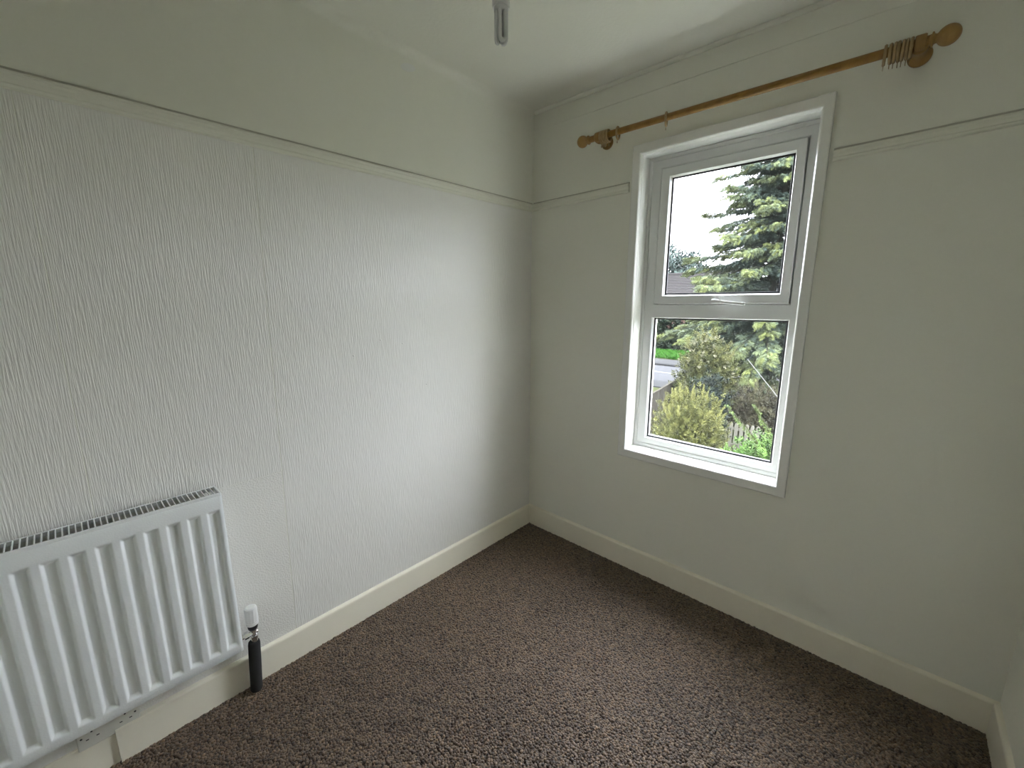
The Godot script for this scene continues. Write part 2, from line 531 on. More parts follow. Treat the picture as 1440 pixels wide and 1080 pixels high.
func carpet(parent: Node3D) -> void:
	# loop pile: one small tuft, set out many times
	var st := mb()
	st.set_smooth_group(5)
	var seg := 5
	var rr := [[0.0036, 0.0], [0.0042, 0.0036], [0.0030, 0.0058]]
	for i in 2:
		for k in seg:
			var a := TAU * k / seg
			var b := TAU * (k + 1) / seg if k < seg - 1 else 0.0
			quad(st, Vector3(rr[i][0] * cos(a), rr[i][1], -rr[i][0] * sin(a)), Vector3(rr[i][0] * cos(b), rr[i][1], -rr[i][0] * sin(b)), Vector3(rr[i + 1][0] * cos(b), rr[i + 1][1], -rr[i + 1][0] * sin(b)), Vector3(rr[i + 1][0] * cos(a), rr[i + 1][1], -rr[i + 1][0] * sin(a)))
	for k in seg:
		var a := TAU * k / seg
		var b := TAU * (k + 1) / seg if k < seg - 1 else 0.0
		tri(st, Vector3(0, 0.0064, 0), Vector3(0.0030 * cos(a), 0.0058, -0.0030 * sin(a)), Vector3(0.0030 * cos(b), 0.0058, -0.0030 * sin(b)))
	st.generate_normals()
	var mm := MultiMesh.new()
	mm.transform_format = MultiMesh.TRANSFORM_3D
	mm.use_colors = true
	mm.mesh = st.commit()
	var step := 0.0066
	var nx := int(ROOM_W / step)
	var nz := int(2.3 / step)
	mm.instance_count = nx * nz
	var blot := noise(9.0, 3, 31)
	var wear := noise(1.3, 2, 33)
	var i := 0
	for ix in nx:
		for iz in nz:
			var p := Vector3((ix + rng.randf()) * step, -0.004, (iz + rng.randf()) * step)
			var s := rng.randf_range(0.85, 1.3)
			var lean := Vector3(rng.randfn(0, 0.24), 1.0, rng.randfn(0, 0.24)).normalized()
			var bs := frame_of(lean).scaled_local(Vector3(s * 1.15, s * rng.randf_range(0.7, 1.15), s * 1.15)).rotated(Vector3.UP, 0.0)
			mm.set_instance_transform(i, Transform3D(bs, p))
			var v := 0.72 + 0.55 * blot.get_noise_2d(p.x * 10.0, p.z * 10.0) + rng.randfn(0, 0.24) + 0.15 * wear.get_noise_2d(p.x, p.z)
			v = clampf(v, 0.22, 1.7)
			mm.set_instance_color(i, Color(0.172 * v, 0.112 * v, 0.066 * v))
			i += 1
	var o := MultiMeshInstance3D.new()
	o.name = "carpet_pile"
	o.multimesh = mm
	o.material_override = M.carpet_yarn
	o.set_meta("kind", "stuff")
	o.set_meta("label", "dark brown flecked loop pile carpet")
	parent.add_child(o, true)

# ------------------------------------------------------------------ window
func ring_members(parent: Node3D, called: String, outer: Rect2, inner: Rect2, prof: Array, m: Material, sides := [0, 1, 2, 3]) -> void:
	for s in sides: put(called, member(s, outer, inner, prof, warp), m, parent)

func ring_joined(parent: Node3D, called: String, outer: Rect2, inner: Rect2, prof: Array, m: Material) -> MeshInstance3D:
	var st := mb()
	for s in 4:
		var one := member(s, outer, inner, prof, warp)
		one.generate_normals()
		st.append_from(one.commit(), 0, Transform3D())
	var o := MeshInstance3D.new()
	var n := 0
	var nm := called
	while parent.has_node(nm):
		n += 1
		nm = "%s_%03d" % [called, n]
	o.name = nm
	o.mesh = st.commit()
	o.material_override = m
	parent.add_child(o, true)
	return o

func pane(parent: Node3D, l: float, b: float, r: float, t: float, z: float) -> void:
	var st := mb()
	var f := [w3(l, b, z), w3(r, b, z), w3(r, t, z), w3(l, t, z)]
	quad(st, f[0], f[1], f[2], f[3])
	put("pane", st, M.pane_glass, parent)

func build_window() -> void:
	var o := thing("window_1", "white plastic window, top-hung sash over a fixed pane, in a white board surround", "window", Vector3.ZERO, "", "structure")
	# flat boards round the opening and the painted linings of the reveal
	var inner := rect(HOLE[0], HOLE[1], HOLE[2], HOLE[3])
	var outer := rect(0.6345, 0.6490, 1.4115, 2.1925)
	var p := [Vector2(0, 0.0), Vector2(0, 0.0125), Vector2(0.05, 0.0165), Vector2(0.13, 0.018), Vector2(0.80, 0.018), Vector2(0.90, 0.0168), Vector2(0.965, 0.0125), Vector2(1.0, 0.005), Vector2(1.0, 0.0)]
	ring_members(o, "surround_board", outer, inner, p, M.gloss_white)
	var lining_in := rect(HOLE[0] + 0.003, HOLE[1] + 0.003, HOLE[2] - 0.003, HOLE[3] - 0.003)
	ring_members(o, "reveal_lining", inner, lining_in, [Vector2(0, 0.0045), Vector2(1, 0.0005), Vector2(1, -0.082), Vector2(0, -0.082)], M.gloss_white)
	# cover strip between lining and frame
	var strip_in := rect(HOLE[0] + 0.018, HOLE[1] + 0.022, HOLE[2] - 0.0055, HOLE[3] - 0.019)
	ring_members(o, "cover_strip", lining_in, strip_in, [Vector2(0, -0.0715), Vector2(0.25, -0.0695), Vector2(0.8, -0.0725), Vector2(1, -0.076), Vector2(1, -0.084), Vector2(0, -0.084)], M.window_plastic)
	# fixed frame: upper and lower opening share the transom
	var TR := 1.4185
	var up_o := rect(HOLE[0], TR, HOLE[2], HOLE[3])
	var up_i := rect(0.745, 1.4530, 1.331, 2.0885)
	var lo_o := rect(HOLE[0], HOLE[1], HOLE[2], TR)
	var lo_i := rect(0.7470, 0.7540, 1.3315, 1.3855)
	var fp := [Vector2(0, -0.080), Vector2(0.86, -0.080), Vector2(0.89, -0.0815), Vector2(0.98, -0.090), Vector2(1.0, -0.093), Vector2(1.0, -0.112), Vector2(0.0, -0.145)]
	var fq := [Vector2(0, -0.080), Vector2(0.90, -0.080), Vector2(0.96, -0.082), Vector2(1.0, -0.086), Vector2(1.0, -0.143), Vector2(0.0, -0.145)]
	ring_members(o, "frame_member", up_o, up_i, fq, M.window_plastic)
	ring_members(o, "frame_member", lo_o, lo_i, fp, M.window_plastic)
	var gi := func(r: Rect2, d: float) -> Rect2: return Rect2(r.position.x + d, r.position.y + d, r.size.x - 2 * d, r.size.y - 2 * d)
	var gp := [Vector2(0, -0.0925), Vector2(0.7, -0.0925), Vector2(1, -0.0945), Vector2(1, -0.099), Vector2(0, -0.099)]
	ring_joined(o, "gasket", lo_i, gi.call(lo_i, 0.0068), gp, M.gasket_rubber)
	pane(o, lo_i.position.x, lo_i.position.y, lo_i.end.x, lo_i.end.y, -0.097)
	var stop_i: Rect2 = gi.call(up_i, 0.022)
	ring_joined(o, "light_stop", up_i, stop_i, [Vector2(-0.05, -0.131), Vector2(1, -0.131), Vector2(1, -0.142), Vector2(-0.05, -0.142)], M.window_plastic)  # unseen ring added behind the sash to stop light leaking past it
	# opening sash
	var so := rect(0.7485, 1.4565, 1.3280, 2.0855)
	var si := rect(0.7970, 1.5010, 1.2905, 2.0410)
	var sp := [Vector2(0, -0.092), Vector2(0, -0.070), Vector2(0.06, -0.0665), Vector2(0.85, -0.065), Vector2(0.88, -0.067), Vector2(0.98, -0.079), Vector2(1.0, -0.082), Vector2(1.0, -0.102), Vector2(0.5, -0.1285), Vector2(0, -0.1285)]
	var sash := ring_joined(o, "sash", so, si, sp, M.window_plastic)
	gp = [Vector2(0, -0.0820), Vector2(0.7, -0.0820), Vector2(1, -0.0840), Vector2(1, -0.088), Vector2(0, -0.088)]
	ring_joined(sash, "gasket", si, gi.call(si, 0.0068), gp, M.gasket_rubber)
	pane(sash, si.position.x, si.position.y, si.end.x, si.end.y, -0.086)
	# lever handle on the bottom rail of the sash
	var st := mb()
	box(st, Vector3(1.026, 1.4565, -0.067), Vector3(1.060, 1.4815, -0.056), 0.003)
	lathe(st, [Vector2(0.0, 0), Vector2(0.0085, 0), Vector2(0.0085, 0.014), Vector2(0.0, 0.015)], Transform3D(Basis(Vector3.RIGHT, PI / 2), Vector3(1.045, 1.4680, -0.057)), 14)
	var ax := Transform3D(Basis(Vector3.BACK, -0.09), Vector3(1.040, 1.4690, -0.036))
	box(st, Vector3(-0.006, -0.0085, -0.006), Vector3(0.040, 0.0085, 0.005), 0.003, ax)
	box(st, Vector3(0.036, -0.0065, -0.004), Vector3(0.131, 0.0065, 0.004), 0.0028, ax)
	box(st, Vector3(0.122, -0.0075, -0.005), Vector3(0.135, 0.0075, 0.006), 0.003, ax)
	put("handle", st, M.window_plastic, sash)
	st = mb()
	lathe(st, [Vector2(0.0, 0), Vector2(0.0042, 0), Vector2(0.0042, 0.003), Vector2(0.0, 0.0032)], Transform3D(Basis(Vector3.RIGHT, PI / 2), Vector3(1.0315, 1.4690, -0.0565)), 12)
	put("handle_lock", st, M.black_plastic, sash)
	# outer sill
	st = mb()
	box(st, Vector3(0.62, 0.655, -0.33), Vector3(1.44, 0.690, -0.138), 0.004)
	put("outer_sill", st, M.sill_stone, o)

# ------------------------------------------------------------------ radiator
func build_radiator() -> void:
	var z0 := 1.7035
	var len := 0.80
	var y0 := 0.232
	var y1 := 0.836
	var xf := 0.099
	var o := thing("radiator", "white steel panel radiator with vertical flutes and slotted top grille, on the left wall", "radiator", Vector3(0, y0, z0))
	var H := y1 - y0
	# fluted front panel as a relief: sunk pockets 52.5 mm apart between flush ribs
	var pitch := 0.0525
	var first := 0.0285
	var zs := [0.0, 0.004]
	var k := 0
	while first + k * pitch + 0.02 < len:
		for d in [-0.0200, -0.0185, -0.0165, -0.0145, -0.0125, -0.0108, -0.0095, -0.0080, 0.0080, 0.0095, 0.0108, 0.0125, 0.0145, 0.0165, 0.0185, 0.0200]: zs.append(first + k * pitch + d)
		k += 1
	zs.append(len - 0.004); zs.append(len)
	var ys := [0.0, 0.004, 0.029, 0.031, 0.034, 0.037, 0.040, 0.043, 0.045, 0.047, 0.1, 0.2, 0.3, 0.4, 0.5, 0.542, 0.544, 0.546, 0.549, 0.552, 0.555, 0.558, 0.560, H - 0.004, H]
	var deep := func(z: float, y: float) -> float:
		var u: float = fposmod(z - first + pitch / 2, pitch) - pitch / 2
		if z < first - pitch / 2 or z > first + (k - 0.5) * pitch: u = 1.0
		var a := smoothstep(0.0185, 0.0095, absf(u))
		var b := smoothstep(0.031, 0.045, y) * smoothstep(0.558, 0.544, y)
		var e := 0.0
		if z < 0.002 or z > len - 0.002 or y < 0.002 or y > H - 0.002: e = 0.003
		return -0.0100 * minf(a, b) - e
	var st := mb()
	st.set_smooth_group(6)
	var pt := func(i: int, j: int) -> Vector3: return Vector3(xf + deep.call(zs[i], ys[j]), ys[j], zs[i])
	for i in zs.size() - 1:
		for j in ys.size() - 1:
			quad(st, pt.call(i + 1, j), pt.call(i, j), pt.call(i, j + 1), pt.call(i + 1, j + 1))
	# the back of the same pressing
	st.set_smooth_group(-1)
	box(st, Vector3(xf - 0.026, 0.0, 0.0), Vector3(xf - 0.0125, H, len), 0.002)
	quad(st, Vector3(xf - 0.013, 0, 0), Vector3(xf - 0.003, 0, 0), Vector3(xf - 0.003, 0, len), Vector3(xf - 0.013, 0, len))
	quad(st, Vector3(xf - 0.003, 0, 0), Vector3(xf - 0.013, 0, 0), Vector3(xf - 0.013, H, 0), Vector3(xf - 0.003, H, 0))
	quad(st, Vector3(xf - 0.013, 0, len), Vector3(xf - 0.003, 0, len), Vector3(xf - 0.003, H, len), Vector3(xf - 0.013, H, len))
	put("front_panel", st, M.radiator_paint, o)
	# convector fins behind it
	st = mb()
	var zz := 0.03
	while zz < len - 0.03:
		box(st, Vector3(0.034, 0.05, zz), Vector3(xf - 0.026, H - 0.035, zz + 0.0015))
		box(st, Vector3(0.034, 0.05, zz), Vector3(0.0355, H - 0.035, zz + 0.0125))
		zz += 0.025
	var cv := put("convector_fins", st, M.dark_steel, o)
	cv.set_meta("kind", "stuff")
	# end covers
	for s in 2:
		st = mb()
		var a := 0.0 if s == 0 else len - 0.0012
		box(st, Vector3(0.018, 0.0, a - 0.0015), Vector3(xf - 0.004, H + 0.006, a + 0.0015), 0.0006)
		put("end_cover", st, M.radiator_paint, o)
	# slotted grille on top
	st = mb()
	var gy := H + 0.008
	box(st, Vector3(xf - 0.010, H - 0.008, 0.0), Vector3(xf - 0.002, gy, len), 0.0018)
	box(st, Vector3(0.018, H - 0.006, 0.0), Vector3(0.024, gy, len), 0.0015)
	box(st, Vector3(0.018, H - 0.006, 0.0), Vector3(xf - 0.003, gy, 0.005), 0.0012)
	box(st, Vector3(0.018, H - 0.006, len - 0.005), Vector3(xf - 0.003, gy, len), 0.0012)
	var gr := put("top_grille", st, M.radiator_paint, o)
	var bar := mb()
	box(bar, Vector3(0.021, gy - 0.004, -0.0016), Vector3(xf - 0.005, gy - 0.0008, 0.0016), 0.0006)
	bar.generate_normals()
	var bm := bar.commit()
	var n := int((len - 0.012) / 0.01285)
	for i in range(1, n + 1):
		var b := put_mesh("grille_bar", bm, M.radiator_paint, gr)
		b.position = Vector3(0, 0, 0.003 + i * 0.01285)
	# wall brackets
	for s in [0.13, len - 0.13]:
		st = mb()
		box(st, Vector3(0.0, 0.06, s - 0.015), Vector3(0.004, H - 0.05, s + 0.015), 0.001)
		box(st, Vector3(0.0, 0.10, s - 0.006), Vector3(0.07, 0.125, s + 0.006), 0.001)
		put("wall_bracket", st, M.radiator_paint, o)

func build_valve_and_pipe() -> void:
	var x := 0.050
	var z := 1.6605
	# foam sleeve round the pipe, leaning a little as it stands
	var o := thing("pipe_insulation", "dark grey foam sleeve on the pipe beside the radiator, standing on the carpet", "pipe", Vector3(0.046, 0, 1.670))
	var st := mb()
	var tilt := Transform3D(frame_of(Vector3(0.004, 0.215, -0.012)), Vector3.ZERO)
	lathe(st, [Vector2(0.0085, 0.004), Vector2(0.018, 0.004), Vector2(0.0205, 0.010), Vector2(0.0200, 0.06), Vector2(0.0207, 0.13), Vector2(0.0200, 0.202), Vector2(0.0185, 0.211), Vector2(0.015, 0.214), Vector2(0.0085, 0.213), Vector2(0.0085, 0.19)], tilt, 28)
	put("sleeve", st, M.foam, o)
	st = mb()
	lathe(st, [Vector2(0.0075, 0.0), Vector2(0.0075, 0.235)], tilt, 16)
	put("copper_pipe", st, M.chrome, o)
	# thermostatic valve
	var v := thing("radiator_valve", "white thermostatic valve head on a chrome body at the radiator's right end", "valve", Vector3(0.051, 0.215, 1.656))
	st = mb()
	var hx := Transform3D()
	lathe(st, [Vector2(0.0, 0.0), Vector2(0.010, 0.0), Vector2(0.010, 0.012), Vector2(0.0125, 0.0135), Vector2(0.0125, 0.024), Vector2(0.009, 0.026), Vector2(0.009, 0.046), Vector2(0.0105, 0.048), Vector2(0.0105, 0.056), Vector2(0.0, 0.056)], hx, 20, false)
	# tail towards the radiator
	lathe(st, [Vector2(0.0, 0.0), Vector2(0.0085, 0.0), Vector2(0.0085, 0.014), Vector2(0.013, 0.015), Vector2(0.013, 0.028), Vector2(0.0085, 0.029), Vector2(0.0085, 0.0405), Vector2(0.0, 0.0405)], Transform3D(Basis(Vector3.RIGHT, PI / 2), Vector3(0, 0.036, 0.0)), 6, false)
	lathe(st, [Vector2(0.0, -0.014), Vector2(0.006, -0.0135), Vector2(0.0085, -0.010), Vector2(0.0085, 0.0)], Transform3D(Basis(Vector3.RIGHT, PI / 2), Vector3(0, 0.036, 0.0)), 16)
	put("body", st, M.chrome, v)
	st = mb()
	lathe(st, [Vector2(0.009, 0.050), Vector2(0.0135, 0.052), Vector2(0.0150, 0.060), Vector2(0.0150, 0.073), Vector2(0.012, 0.075)], hx, 24)
	put("collar", st, M.black_plastic, v)
	st = mb()
	var n := 36
	var prof := [Vector2(0.0165, 0.071), Vector2(0.0182, 0.073), Vector2(0.0182, 0.083), Vector2(0.0172, 0.085), Vector2(0.0190, 0.088), Vector2(0.0190, 0.134), Vector2(0.0175, 0.140), Vector2(0.0130, 0.1435), Vector2(0.0, 0.1445)]
	for i in prof.size() - 1:
		st.set_smooth_group(7 + i)
		for k in n:
			var a := TAU * k / n
			var b := TAU * ((k + 1) % n) / n
			var f := func(p: Vector2, t: float, q: int) -> Vector3:
				var r: float = p.x * (1.0 - (0.07 if q % 3 == 2 and p.y > 0.087 and p.y < 0.136 else 0.0))
				return Vector3(r * cos(t), p.y, -r * sin(t))
			quad(st, f.call(prof[i], a, k), f.call(prof[i], b, (k + 1) % n), f.call(prof[i + 1], b, (k + 1) % n), f.call(prof[i + 1], a, k))
	put("head", st, M.white_plastic, v)
	for c in v.get_children(): (c as Node3D).scale = Vector3(1.12, 1.0, 1.12)

func build_socket() -> void:
	var o := thing("wall_socket", "double power socket low on the left wall, half hidden under the radiator", "socket", Vector3(0, 0.155, 2.062))
	var st := mb()
	box(st, Vector3(0.0, -0.043, -0.073), Vector3(0.0125, 0.043, 0.073), 0.003)
	put("plate", st, M.socket_plastic, o)
	for s in [-1.0, 1.0]:
		var c: float = s * 0.0383
		for h in [[0.0118, 0.0, 0.0022, 0.0042], [-0.0117, 0.0117, 0.0034, 0.0016], [-0.0117, -0.0117, 0.0034, 0.0016]]:
			st = mb()
			box(st, Vector3(0.0105, h[0] - h[3], c + h[1] - h[2]), Vector3(0.01275, h[0] + h[3], c + h[1] + h[2]))
			put("pin_hole", st, M.hole_black, o)
		st = mb()
		lathe(st, [Vector2(0, 0.0), Vector2(0.003, 0.0), Vector2(0.003, 0.0008), Vector2(0, 0.0011)], Transform3D(Basis(Vector3.BACK, -PI / 2), Vector3(0.0123, 0, s * 0.0622)), 10)
		put("screw", st, M.dark_steel, o)
		st = mb()
		box(st, Vector3(0.010, 0.012, s * 0.011 - 0.0075), Vector3(0.0155, 0.036, s * 0.011 + 0.0075), 0.002)
		put("switch", st, M.white_plastic, o)

# ------------------------------------------------------------------ curtain pole
const POLE_Y := 2.2415
const POLE_Z := 0.09

func along_x(x: float) -> Transform3D:
	# turns a lathe's +y to +x
	return Transform3D(Basis(Vector3.BACK, -PI / 2), Vector3(x, POLE_Y, POLE_Z))

func build_curtain_pole() -> void:
	var o := thing("curtain_pole", "varnished pine curtain pole with ball finials above the window", "curtain pole", Vector3.ZERO)
	var st := mb()
	lathe(st, [Vector2(0.0, 0), Vector2(0.0137, 0), Vector2(0.0140, 0.002), Vector2(0.0140, 1.198), Vector2(0.0137, 1.2), Vector2(0.0, 1.2)], along_x(0.438), 24)
	put("rod", st, M.pine_varnish, o)
	for s in [-1.0, 1.0]:
		st = mb()
		var prof := [Vector2(0.0, -0.006), Vector2(0.0145, -0.006), Vector2(0.0150, -0.002), Vector2(0.0198, -0.001), Vector2(0.0205, 0.001), Vector2(0.0195, 0.003), Vector2(0.0145, 0.0045), Vector2(0.0125, 0.008), Vector2(0.0128, 0.011)]
		for k in range(1, 13):
			var a := PI - 0.50 - (PI - 0.50) * k / 12.0
			prof.append(Vector2(0.0275 * sin(a), 0.0355 + 0.0275 * cos(a + 0.0)))
		var xf := along_x(1.6365)
		if s < 0: xf = Transform3D(Basis(Vector3.BACK, PI / 2), Vector3(0.433, POLE_Y, POLE_Z))
		lathe(st, prof, xf, 26)
		put("finial", st, M.turned_pine, o)
	for bx in [0.487, 1.6115]:
		# turned wooden bracket: disc on the wall, stem, cup under the rod
		st = mb()
		var to_room := Basis(Vector3.RIGHT, PI / 2)
		lathe(st, [Vector2(0.0, 0.0), Vector2(0.030, 0.0), Vector2(0.0305, 0.008), Vector2(0.028, 0.013), Vector2(0.0215, 0.018), Vector2(0.0175, 0.028), Vector2(0.0165, 0.045), Vector2(0.0185, 0.060), Vector2(0.0215, 0.074), Vector2(0.0215, 0.088), Vector2(0.0, 0.088)], Transform3D(to_room, Vector3(bx, POLE_Y - 0.004, 0.0)), 26)
		lathe(st, [Vector2(0.0142, -0.013), Vector2(0.0205, -0.013), Vector2(0.0222, -0.010), Vector2(0.0222, 0.010), Vector2(0.0205, 0.013), Vector2(0.0142, 0.013)], along_x(bx), 26)
		put("bracket", st, M.turned_pine, o)
	# rings: a turned wooden hoop hanging on the rod with a screw eye
	var src: Node3D = null
	var spots := []
	var right := [1.5300, 1.5440, 1.5535, 1.5630, 1.5725, 1.5820, 1.5915]
	for k in 7: spots.append([right[k], "rings bunched at the pole's right end"])
	for k in 5: spots.append([0.5065 + 0.0092 * k, "rings bunched at the pole's left end"])
	spots.append([0.5915, ""]); spots.append([0.8213, ""])
	var turn := [0.08, -0.02, 0.02, -0.03, 0.03, -0.01, 0.02, 0.02, -0.03, 0.03, -0.02, 0.03, 0.22, 0.30]
	for k in spots.size():
		var label := ""
		match k:
			0: label = "wooden curtain ring a little apart, leftmost of the right-hand bunch"
			6: label = "wooden curtain ring touching the right pole bracket"
			12: label = "single wooden curtain ring just right of the left bunch"
			13: label = "single wooden curtain ring on the pole, above the window's top left corner"
			7: label = "wooden curtain ring beside the left finial, leftmost of all the rings"
			11: label = "wooden curtain ring at the right side of the left bunch"
			_:
				var nth: Array = ["second", "third", "fourth", "fifth", "sixth"]
				label = "wooden curtain ring, %s from the left in the right-hand bunch" % nth[k - 1] if k < 7 else "wooden curtain ring, %s from the left in the left-hand bunch" % nth[k - 8]
		var r: Node3D
		if src == null:
			src = thing("curtain_ring", label, "curtain ring", Vector3.ZERO)
			var pts := []
			for i in 28: pts.append(Vector3(0, cos(TAU * i / 28), sin(TAU * i / 28)) * 0.0252)
			st = mb()
			tube(st, pts, [0.0044], 10, true)
			put("hoop", st, M.ring_wood, src)
			st = mb()
			tube(st, [Vector3(0, -0.029, 0), Vector3(0, -0.035, 0)], [0.0013], 6)
			pts = []
			for i in 12: pts.append(Vector3(0, -0.0392 + 0.0042 * cos(TAU * i / 12), 0.0042 * sin(TAU * i / 12)))
			tube(st, pts, [0.0011], 6, true)
			put("screw_eye", st, M.brass, src)
			r = src
		else:
			r = copy_of(src, label)
		if spots[k][1]: r.set_meta("group", spots[k][1])
		elif r.has_meta("group"): r.remove_meta("group")
		r.position = Vector3(spots[k][0], POLE_Y - 0.0066, POLE_Z)
		r.rotation = Vector3(rng.randf_range(-0.15, 0.15), turn[k], 0.012 * (1 if k % 2 else -1))

func build_lamp() -> void:
	var o := thing("pendant_lamp", "small energy-saving bulb in a white holder hanging from the ceiling", "lamp", Vector3(1.030, ROOM_H, 1.326))
	var st := mb()
	lathe(st, [Vector2(0.0, 0), Vector2(0.040, 0), Vector2(0.040, -0.010), Vector2(0.034, -0.022), Vector2(0.010, -0.028), Vector2(0.0, -0.028)].map(func(p): return Vector2(p.x, p.y)), Transform3D(), 24)
	put("ceiling_rose", st, M.white_plastic, o)
	st = mb()
	tube(st, [Vector3(0, -0.02, 0), Vector3(0, -0.385, 0)], [0.0034], 8)
	put("flex", st, M.white_plastic, o)
	st = mb()
	lathe(st, [Vector2(0.0, -0.395), Vector2(0.008, -0.397), Vector2(0.0145, -0.408), Vector2(0.0155, -0.435), Vector2(0.0172, -0.437), Vector2(0.0172, -0.474), Vector2(0.0160, -0.478), Vector2(0.0140, -0.478), Vector2(0.0140, -0.47), Vector2(0.0, -0.47)], Transform3D(), 24, false)
	put("lamp_holder", st, M.white_plastic, o).position.y = 0.005
	st = mb()
	lathe(st, [Vector2(0.0132, -0.46), Vector2(0.0138, -0.484), Vector2(0.0, -0.487)], Transform3D(), 20)
	# three bent tubes
	for k in 3:
		var a := TAU * k / 3.0 + 0.5
		var c := Vector3(cos(a), 0, sin(a)) * 0.0078
		var t := Vector3(-sin(a), 0, cos(a)) * 0.0052
		var pts := [c - t + Vector3(0, -0.48, 0), c - t + Vector3(0, -0.528, 0)]
		for i in range(1, 6):
			var b := PI * i / 6.0
			pts.append(c - t * cos(b) + Vector3(0, -0.528 - 0.0072 * sin(b), 0))
		pts.append(c + t + Vector3(0, -0.528, 0)); pts.append(c + t + Vector3(0, -0.48, 0))
		tube(st, pts, [0.0044], 10)
	put("bulb", st, M.phosphor_tube, o).position.y = 0.005

# ------------------------------------------------------------------ outside
func leaf_cluster(n: int, length: float, width: float, spread: float) -> ArrayMesh:
	# a short sprig of folded leaves round a twig pointing up (+y), about one unit tall
	var st := mb()
	var r := RandomNumberGenerator.new()
	r.seed = n * 77 + int(length * 1000)
	for k in n:
		var a := k * 2.4 + r.randf() * 0.7
		var h := float(k) / n
		var root := Vector3(cos(a), 0, sin(a)) * 0.02 + Vector3.UP * h * 0.75
		var d := (Vector3(cos(a), 0, sin(a)) * spread + Vector3.UP * (0.35 + 0.7 * h)).normalized()
		var side := d.cross(Vector3.UP).normalized() * width * r.randf_range(0.8, 1.2)
		var l := length * r.randf_range(0.8, 1.2)
		var fold := d.cross(side).normalized() * width * 0.35
		var tip := root + d * l
		var m := root + d * l * 0.45
		quad(st, root, m + side + fold, tip, m) ; quad(st, root, m, tip, m - side + fold)
	st.generate_normals()
	return st.commit()

func feather() -> ArrayMesh:
	# a needled spray of a conifer, along +x, one unit long, with side twigs that hang
	var st := mb()
	var r := RandomNumberGenerator.new()
	r.seed = 3
	var blade := func(a: Vector3, b: Vector3, w: float) -> void:
		var d := (b - a).normalized()
		var s := d.cross(Vector3(r.randfn() * 0.5, 1, r.randfn() * 0.5)).normalized() * w
		var m := a.lerp(b, 0.45)
		quad(st, a, m + s, b, m - s)
	blade.call(Vector3.ZERO, Vector3(1, -0.15, 0), 0.035)
	for k in 9:
		var t := 0.05 + 0.10 * k
		for s in [-1.0, 1.0]:
			var l := 0.40 * (1.0 - 0.5 * t) * r.randf_range(0.7, 1.3)
			var a := Vector3(t, -0.15 * t * t, 0)
			blade.call(a, a + Vector3(l * 0.7, -l * r.randf_range(0.1, 0.6), s * l * 0.65), 0.030)
			blade.call(a + Vector3(0.05, 0, 0), a + Vector3(0.05 + l * 0.35, -l * r.randf_range(0.5, 1.0), s * l * 0.35), 0.028)
	st.generate_normals()
	return st.commit()

func scatter(parent: Node3D, called: String, mesh: Mesh, xs: Array, cols: Array) -> void:
	var mm := MultiMesh.new()
	mm.transform_format = MultiMesh.TRANSFORM_3D
	mm.use_colors = true
	mm.mesh = mesh
	mm.instance_count = xs.size()
	for i in xs.size():
		mm.set_instance_transform(i, xs[i])
		mm.set_instance_color(i, (cols[i] as Color) * LEAF)
	var o := MultiMeshInstance3D.new()
	o.name = called
	o.multimesh = mm
	o.material_override = M.leaf
	o.set_meta("kind", "stuff")
	parent.add_child(o, true)

